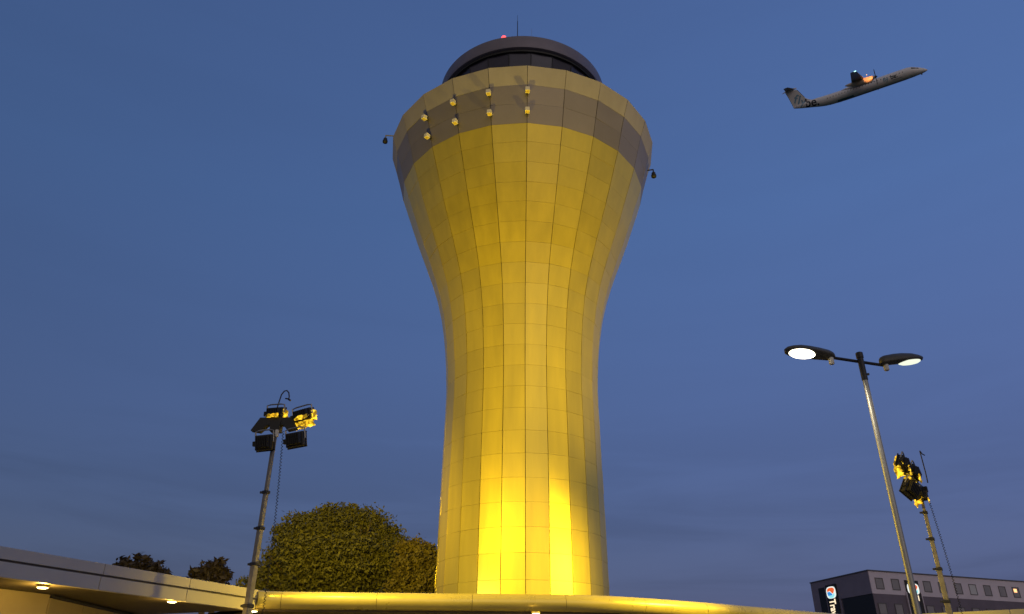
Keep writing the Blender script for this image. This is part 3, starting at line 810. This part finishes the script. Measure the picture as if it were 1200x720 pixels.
def end_b(px, py=690):
    d = ray(px, py); k = (hc - V((0, 0, EYE))).dot(nw) / d.dot(nw)
    return (V((0, 0, EYE)) + d * k - hc).dot(w)
bs0, bs1 = end_b(981.5), end_b(969)
bc_ = (bs0 + bs1) / 2
P = hc + w * bc_ + nw * 0.10
place_sign('hotel_sign', P, -w if (-w).dot(V((1, 0, 0))) > 0 else w, nw, wall_z(975, 685.2, nw), abs(bs1 - bs0) * 1.0, 9.5, 'tall black sign with lit emblem and vertical lettering on the hotel end wall', wall_z(975, 687.7, nw), wall_z(975, 702, nw))
a0, a1 = face_a(1060.5, 690), face_a(1077.0, 690)
P = hc + u * (a0 + a1) / 2 + nu * 0.003
place_sign('hotel_sign', P, u, nu, wall_z(1066, 680.5, nu), (a1 - a0) * 0.92, 9.5, 'upright black hotel sign with round emblem, half behind the street lamp pole', wall_z(1068, 684, nu), wall_z(1068, 697, nu))
for q in (a0 - 0.05, a1 + 0.05):
    fin = hprism(q - 0.06, q + 0.06, -0.22, -0.004, 0, ZB + 0.4)
    obj('sign_fin', fin, M['hotel_top'], hotel)

# ------------------------------------------------------------------ aircraft
plane = thing('turboprop_airliner', 'white twin propeller airliner climbing in the blue evening sky', 'airplane', (0, 0, 0), local=True)
right, upc, tow = V((1, 0, 0)), V((0, -SP, CP)), V((0, -CP, -SP))
AX = R(19.0)
fimg = right * math.cos(AX) + upc * math.sin(AX)
uimg = -right * math.sin(AX) + upc * math.cos(AX)
rdir = ray(1010, 103).normalized()
fdir = (fimg - rdir * fimg.dot(rdir)).normalized()
sdir = (uimg * 0.16 - rdir * 0.985); sdir = (sdir - fdir * sdir.dot(fdir)).normalized()
udir = sdir.cross(fdir).normalized()
DPL = 190.0
npos = V((0, 0, EYE)) + ray(1087.3, 81.9) * DPL
npos = npos + uimg * 0.80                                             # the axis lies above the drooped nose tip
plane.matrix_world = Matrix.Translation(npos) @ Matrix((fdir, -sdir, udir)).transposed().to_4x4() @ Matrix.Diagonal((1, 1.1, 1.1, 1))
SEC = [(0.0, .06, .06, -.72), (-.25, .28, .26, -.68), (-.8, .55, .52, -.55), (-1.6, .82, .80, -.40), (-2.5, 1.02, 1.03, -.22), (-3.4, 1.18, 1.22, -.06), (-4.4, 1.30, 1.32, 0), (-6, 1.345, 1.345, 0), (-12, 1.345, 1.345, 0), (-18, 1.345, 1.345, 0), (-20.5, 1.345, 1.345, .02),
       (-23, 1.28, 1.32, .08), (-25, 1.15, 1.26, .2), (-26.5, .98, 1.14, .38), (-28, .80, .98, .60), (-30, .52, .74, .82), (-31.6, .30, .50, .98), (-32.8, .08, .22, 1.05)]
def loft(sec, n=32):
    mb = MB(); vs = []
    for x, ry, rz, zc in sec:
        for k in range(n):
            a = 2 * math.pi * k / n; vs.append(V((x, ry * math.cos(a), zc + rz * math.sin(a))))
    m = len(sec)
    return mb.add(vs, [(i * n + k, i * n + (k + 1) % n, (i + 1) * n + (k + 1) % n, (i + 1) * n + k) for i in range(m - 1) for k in range(n)] + [tuple(range(n)), tuple((m - 1) * n + k for k in range(n))])
def secat(x):
    for a, b in zip(SEC[:-1], SEC[1:]):
        if b[0] <= x <= a[0]:
            t = (a[0] - x) / (a[0] - b[0]); return [a[i] + (b[i] - a[i]) * t for i in range(1, 4)]
    return [0.05, .05, 1.0]
def hull_y(x, z):
    ry, rz, zc = secat(x); q = (z - zc) / rz
    if abs(q) > 0.97: return None
    return ry * math.sqrt(1 - q * q)
body = obj('fuselage', loft(SEC), M['white'], plane, smooth=True, angle=80)
# wing (slab with aerofoil-ish section), both sides in one part
def aero(x_le, c, y, z, t):
    pts = [(0, 0), (.05, .55), (.25, 1), (.55, .8), (1, .02), (.55, -.35), (.25, -.5), (.05, -.35)]
    return [V((x_le - p * c, y, z + q * t * c * .5)) for p, q in pts]
def wing(stations):
    mb = MB(); vs = []; n = 8
    for st in stations: vs += aero(*st)
    m = len(stations)
    return mb.add(vs, [(i * n + k, i * n + (k + 1) % n, (i + 1) * n + (k + 1) % n, (i + 1) * n + k) for i in range(m - 1) for k in range(n)] + [tuple(range(n)), tuple((m - 1) * n + k for k in range(n))])
st = [(-15.75, 1.35, -14.2, 1.98, .12), (-15.1, 2.2, -9.5, 1.75, .14), (-14.4, 3.1, -4.5, 1.5, .15), (-14.3, 3.2, 0, 1.5, .16), (-14.4, 3.1, 4.5, 1.5, .15), (-15.1, 2.2, 9.5, 1.75, .14), (-15.75, 1.35, 14.2, 1.98, .12)]
wg = obj('wing', wing(st), M['acgrey'], plane, smooth=True, angle=60)
fa = loft([(-11.9, .2, .08, 1.25), (-12.8, .75, .30, 1.22), (-14.2, 1.0, .52, 1.2), (-17.5, 1.0, .55, 1.18), (-19.3, .75, .36, 1.2), (-20.6, .15, .08, 1.28)], 20)
fg = obj('wing_fairing', fa, M['white'], plane, smooth=True, angle=70)
stp = []
for x, z in ((-12.3, .62), (-14, .66), (-16, .72), (-18, .84), (-19.4, 1.0), (-20.4, 1.2)):
    stp.append(V((x, -(hull_y(x, z) + 0.01), z)))
b = MB(); b.tube(stp, [.05, .09, .09, .09, .08, .04], 6)
obj('fairing_shadow_strip', b, M['acdark'], fg, smooth=True)  # dark strip stands for the shadow along the fairing's lower edge
for s in (-1, 1):
    na = loft([(-12.0, .32, .30, .98), (-12.5, .50, .52, .92), (-13.4, .58, .74, .84), (-15.0, .60, .80, .86), (-17.0, .50, .62, 1.0), (-18.6, .25, .3, 1.2), (-19.2, .06, .08, 1.28)], 20)
    na.xform(Matrix.Translation((0, s * 4.4, 0)))
    nac = obj('engine_nacelle', na, M['nacelle'], plane, smooth=True, angle=70)
    sp = loft([(-11.35, .03, .03, .98), (-11.55, .18, .18, .98), (-11.8, .28, .28, .98), (-12.02, .31, .31, .98)], 16); sp.xform(Matrix.Translation((0, s * 4.4, 0)))
    pr = obj('propeller', sp, M['acdark'], plane, smooth=True, angle=70)
    for k in range(6):
        a = R(12) + k * math.pi / 3
        bl_ = MB(); rad = V((0, math.cos(a), math.sin(a))); tang = V((0, -math.sin(a), math.cos(a))); ctr = V((-11.8, s * 4.4, .98))
        rows = []
        for rr, ch, tw in ((.25, .16, 60), (.6, .24, 48), (1.1, .30, 38), (1.6, .30, 30), (1.95, .24, 26), (2.06, .10, 25)):
            d = tang * math.cos(R(tw)) + V((1, 0, 0)) * math.sin(R(tw)); nn = rad.cross(d)
            c = ctr + rad * rr
            rows.append([c - d * ch / 2, c + nn * .025, c + d * ch / 2, c - nn * .025])
        vs = [p for r_ in rows for p in r_]
        bl_.add(vs, [(i * 4 + q, i * 4 + (q + 1) % 4, i * 4 + 4 + (q + 1) % 4, i * 4 + 4 + q) for i in range(5) for q in range(4)] + [(3, 2, 1, 0), (20, 21, 22, 23)])
        obj('blade', bl_, M['acdark'], pr)
# fin with swept outline, tailplane on top
fo = [(-27.4, 1.35), (-28.6, 1.85), (-29.5, 2.55), (-31.05, 5.25), (-34.15, 5.6), (-33.55, 3.7), (-32.9, .85), (-31.0, .9), (-29, .9)]
mb = MB(); n = len(fo)
cen = [sum(p[0] for p in fo) / n, sum(p[1] for p in fo) / n]
vs = []
for yy, sc_ in ((-.13, .93), (-.05, 1.0), (.05, 1.0), (.13, .93)):
    vs += [V((cen[0] + (x - cen[0]) * sc_, yy, cen[1] + (z - cen[1]) * sc_)) for x, z in fo]
mb.add(vs, [tuple(range(n)), tuple(range(4 * n - 1, 3 * n - 1, -1))] + [(j * n + i, j * n + (i + 1) % n, (j + 1) * n + (i + 1) % n, (j + 1) * n + i) for j in range(3) for i in range(n)])
fin = obj('tail_fin', mb, M['white'], plane)
b = MB(); b.tube([(-29.55, 0, 2.62), (-30.95, 0, 5.05)], [.10, .10], 8); obj('de_icing_boot', b, M['acdark'], fin, smooth=True)
ts = [(-32.6, 1.2, -4.65, 5.55, .10), (-31.4, 2.5, -0.1, 5.55, .11), (-31.4, 2.5, 0.1, 5.55, .11), (-32.6, 1.2, 4.65, 5.55, .10)]
obj('tailplane', wing(ts), M['acgrey'], plane, smooth=True, angle=60)
b = MB(); b.tube([(-30.9, 0, 5.55), (-31.6, 0, 5.6), (-33.6, 0, 5.6), (-34.9, 0, 5.35)], [.06, .22, .20, .05], 10); obj('fin_bullet', b, M['white'], fin, smooth=True)
# lettering, laid on the hull and the fin on the starboard side
def hull_text(body_, size, x0, z0, ang, m, off, name='lettering'):
    tm = text_mesh(body_, size, offset=off, cuts=2)
    ca, sa = math.cos(ang), math.sin(ang); out = MB(); vs = []
    for p in tm.v:
        x = x0 + p.x * ca - p.y * sa; z = z0 + p.x * sa + p.y * ca
        y = hull_y(x, z) if x > -32.8 else None
        fy = 0.135 if (x < -27.0 and z > 0.85) else 0.0
        y = max(y or 0.0, fy)
        vs.append(V((x, -(y + 0.02), z)))
    out.add(vs, tm.f)
    return obj(name, out, m, body)
hull_text('f', 3.0, -32.6, 2.25, R(-27), M['skyblue'], .06)
hull_text('l', 3.0, -31.75, 1.70, R(-27), M['skyblue'], .06)
hull_text('y', 2.6, -31.0, 1.2, R(-24), M['skyblue'], .06)
hull_text('be.', 3.1, -30.0, .12, R(-8), M['navy'], .05)
hull_text('fly', 1.35, -10.3, -.30, R(1), M['skyblue'], .02)
hull_text('be.', 1.45, -8.55, -.30, R(1), M['navy'], .02)
b = MB()
for i in range(8):
    x = -8.1 + i * .3; z = -.55; y = hull_y(x, z) + .012; b.box((x, -y, z), (.2, .02, .10))
obj('small_print', b, M['navy'], body)
# cabin windows, cockpit glazing, doors, teal belly patch, belly shade, nose gear bay edge
for i in range(26):
    x = -5.6 - i * .74
    if -10.6 < x < -5.4: pass
    z = .42; y = hull_y(x, z)
    b = MB(); b.bbox((x, -y, z), (.22, .03, .30), .01, None); obj('cabin_window', b, M['cabwin'], body)
def skin(x0, x1, z0f, z1f, m, name, nx=8, nz=4):
    b = MB(); g_ = []
    for i in range(nx + 1):
        x = x0 + (x1 - x0) * i / nx; ry, rz, zc = secat(x)
        for j in range(nz + 1):
            a = R(z0f + (z1f - z0f) * j / nz)
            g_.append(V((x, -(ry + .015) * math.cos(a), zc + (rz + .015) * math.sin(a))))
    b.add(g_, [(i * (nz + 1) + j, i * (nz + 1) + j + 1, (i + 1) * (nz + 1) + j + 1, (i + 1) * (nz + 1) + j) for i in range(nx) for j in range(nz)])
    return obj(name, b, m, body, smooth=True)
skin(-21.8, -17.8, -62, -38, M['teal'], 'belly_patch')
skin(-24.0, -3.0, -100, -62, M['acgrey'], 'belly_shade')  # grey skin puts the belly's shade into colour; the livery is white
skin(-3.5, -2.5, 30, 50, M['acwin'], 'cockpit_window')
skin(-2.4, -1.9, 30, 48, M['acwin'], 'cockpit_window')
b = MB(); b.bbox((-1.5, -.1, -1.28), (.35, .15, .25), .03); obj('pitot_fairing', b, M['acgrey'], body)
# lights: starboard wing tip lamp, and an added lamp outboard of the engine to wash the nacelle orange
b = MB(); b.bbox((-16.0, -14.25, 1.98), (.5, .12, .14), .04); obj('navigation_light', b, M['navgreen'], wg)
b = MB(); b.lathe([(.09, -.1), (.11, 0), (.06, .08)], (-13.7, -8.2, 1.45), 12); obj('added_wing_lamp', b, M['addedlens'], wg)
PMW = plane.matrix_world.copy()
lamp('added_nacelle_light', 'SPOT', PMW @ V((-11.9, -8.3, 1.5)), 1500, (1.0, 0.36, 0.09), PMW @ V((-13.6, -4.6, 1.25)), spot_size=R(32), spot_blend=0.4, shadow_soft_size=0.1)

# ------------------------------------------------------------------ floodlights of the masts, and spots added near the heads as fill
def flood(p, tgt, e, size=125, blend=1.0, soft=0.22, col=YEL):
    lamp('flood_or_fill_lamp', 'SPOT', p, e, col, tgt, spot_size=R(size), spot_blend=blend, shadow_soft_size=soft)
LF = at(340, 487, 19.6); RFp = at(1064, 548, 21.6)
flood(p1 + V((0.25, 0.45, 0.12)), (0, 29, 22.5), 7600, 90)
flood(p2 + V((0.4, 0.35, 0.25)), (0, 29, 11), 1900, 130)
flood(RFp + V((-0.55, 0.5, 0.1)), (0, 29, 22), 10800, 90)
flood(RFp + V((-0.50, 0.45, -0.1)), (-4.5, 27, 4), 15000, 60, 0.8, 0.9)
flood(p2 + V((0.30, 0.30, -0.35)), (1.5, 24.5, 3), 4300, 140, 0.6)
flood(p1 + V((-0.05, 0.45, 0.05)), (-10.5, 46, 8), 21000, 72)  # added spot standing for flood spill on the trees
flood(p2 + V((0.55, 0.20, -0.45)), (RX, 22, 5.0), 4200, 16)  # added narrow spot that yellows the right mast
flood((RX + 0.5, 22.5, ztr - 0.3), (11, 28.5, 4), 1500, 115, 1.0, 0.8)  # added fill for the right canopy and the tower's right edge
flood(RFp + V((-0.40, 0.55, 0.0)), (1.8, 29.4, 6), 1000, 95)  # added low fill on the tower's lower right side
# pale uplighters on the canopy roof in front of the tower foot
flood((-4.6, 25.2, 4.4), (-0.9, 28.6, 6.2), 380, 100, 1.0, 0.3, (1.0, 0.86, 0.46))
flood((4.9, 27.6, 4.4), (1.3, 28.7, 6.2), 110, 100, 1.0, 0.3, (1.0, 0.86, 0.46))

# ------------------------------------------------------------------ dusk: sky and the last glow low behind the camera
world = bpy.data.worlds.new('World'); S.world = world; world.use_nodes = True
nt = world.node_tree; N = nt.nodes; L = nt.links
bg = N['Background']; outn = N['World Output']
REAR = (.15, .122, .10)
SUN_EL, SUN_AZ = R(1.0), R(160)          # azimuth clockwise from +Y
sky = N.new('ShaderNodeTexSky'); sky.sky_type = 'NISHITA'; sky.sun_disc = False
sky.sun_elevation = SUN_EL; sky.sun_rotation = SUN_AZ; sky.air_density = 1.0; sky.dust_density = 0.6; sky.ozone_density = 3.0
tc = N.new('ShaderNodeTexCoord')
def node(t, **kw):
    n = N.new(t)
    for k, v in kw.items(): setattr(n, k, v)
    return n
def mapr(v, a, b_, c, d, smooth=False):
    n = node('ShaderNodeMapRange', interpolation_type='SMOOTHSTEP' if smooth else 'LINEAR')
    for k, q in zip(('From Min', 'From Max', 'To Min', 'To Max'), (a, b_, c, d)): n.inputs[k].default_value = q
    L.new(v, n.inputs['Value']); return n.outputs['Result']
def vscale(v, f):
    n = node('ShaderNodeVectorMath', operation='SCALE'); L.new(v, n.inputs[0])
    if isinstance(f, float): n.inputs['Scale'].default_value = f
    else: L.new(f, n.inputs['Scale'])
    return n.outputs['Vector']
sep = node('ShaderNodeSeparateXYZ'); L.new(tc.outputs['Generated'], sep.inputs[0])
# twilight blue by height
ramp = node('ShaderNodeValToRGB'); cr_ = ramp.color_ramp
stops = ((0.0, (0.0424, 0.0500, 0.1410)), (0.15, (0.0530, 0.0660, 0.1598)), (0.30, (0.0562, 0.0830, 0.2049)), (0.55, (0.0530, 0.0990, 0.2425)), (0.75, (0.0498, 0.0920, 0.2303)), (1.0, (0.0382, 0.0720, 0.1880)))
while len(cr_.elements) < len(stops): cr_.elements.new(0.5)
for e_, (p_, c_) in zip(cr_.elements, stops): e_.position = p_; e_.color = (*c_, 1)
L.new(sep.outputs['Z'], ramp.inputs['Fac'])
side = mapr(sep.outputs['X'], -1.0, 1.0, 0.60, 1.58)
front = vscale(ramp.outputs['Color'], side)
# behind the camera: unseen sky toned muted and warm as fill on the tower
mixr = node('ShaderNodeMix', data_type='RGBA')
L.new(mapr(sep.outputs['Y'], -0.45, 0.05, 0.0, 1.0, True), mixr.inputs[0])
mixr.inputs[6].default_value = (*REAR, 1)
L.new(front, mixr.inputs[7])
# soft cloud bands low in the sky
mp = node('ShaderNodeMapping'); mp.inputs['Scale'].default_value = (1.3, 1.3, 10.0); mp.inputs['Rotation'].default_value = (R(6), R(-5), 0)
L.new(tc.outputs['Generated'], mp.inputs['Vector'])
nz = node('ShaderNodeTexNoise'); nz.inputs['Scale'].default_value = 1.5; nz.inputs['Detail'].default_value = 5; nz.inputs['Roughness'].default_value = 0.5
nz.inputs['Distortion'].default_value = 0.6
L.new(mp.outputs['Vector'], nz.inputs['Vector'])
amt = mapr(nz.outputs['Fac'], 0.40, 0.66, 0.0, 1.0, True)
low = mapr(sep.outputs['Z'], 0.08, 0.36, 0.24, 0.02)
mul = node('ShaderNodeMath', operation='MULTIPLY'); L.new(amt, mul.inputs[0]); L.new(low, mul.inputs[1])
sub = node('ShaderNodeMath', operation='SUBTRACT'); sub.inputs[0].default_value = 1.04; L.new(mul.outputs[0], sub.inputs[1])
add = node('ShaderNodeVectorMath', operation='ADD'); L.new(mixr.outputs[2], add.inputs[0]); L.new(vscale(sky.outputs['Color'], 0.065), add.inputs[1])
tot = vscale(add.outputs['Vector'], sub.outputs[0])
L.new(vscale(tot, 10.0), bg.inputs['Color'])
bg.inputs['Strength'].default_value = 0.10
sd = bpy.data.lights.new('sun', 'SUN'); sd.energy = 0.38; sd.angle = R(60); sd.color = (1.0, 0.9, 0.9)
so_ = bpy.data.objects.new('sun', sd); COL.objects.link(so_)
dirv = V((math.sin(SUN_AZ) * math.cos(R(6)), math.cos(SUN_AZ) * math.cos(R(6)), math.sin(R(6))))
so_.rotation_euler = dirv.to_track_quat('Z', 'Y').to_euler()

S.view_settings.view_transform = 'Standard'; S.view_settings.look = 'None'
S.view_settings.exposure = 0.0; S.view_settings.gamma = 1.0
S.render.resolution_x = 1024; S.render.resolution_y = 614
S.cycles.max_bounces = 6; S.cycles.diffuse_bounces = 3; S.cycles.glossy_bounces = 3
S.cycles.use_denoising = True
S.cycles.sample_clamp_indirect = 4.0
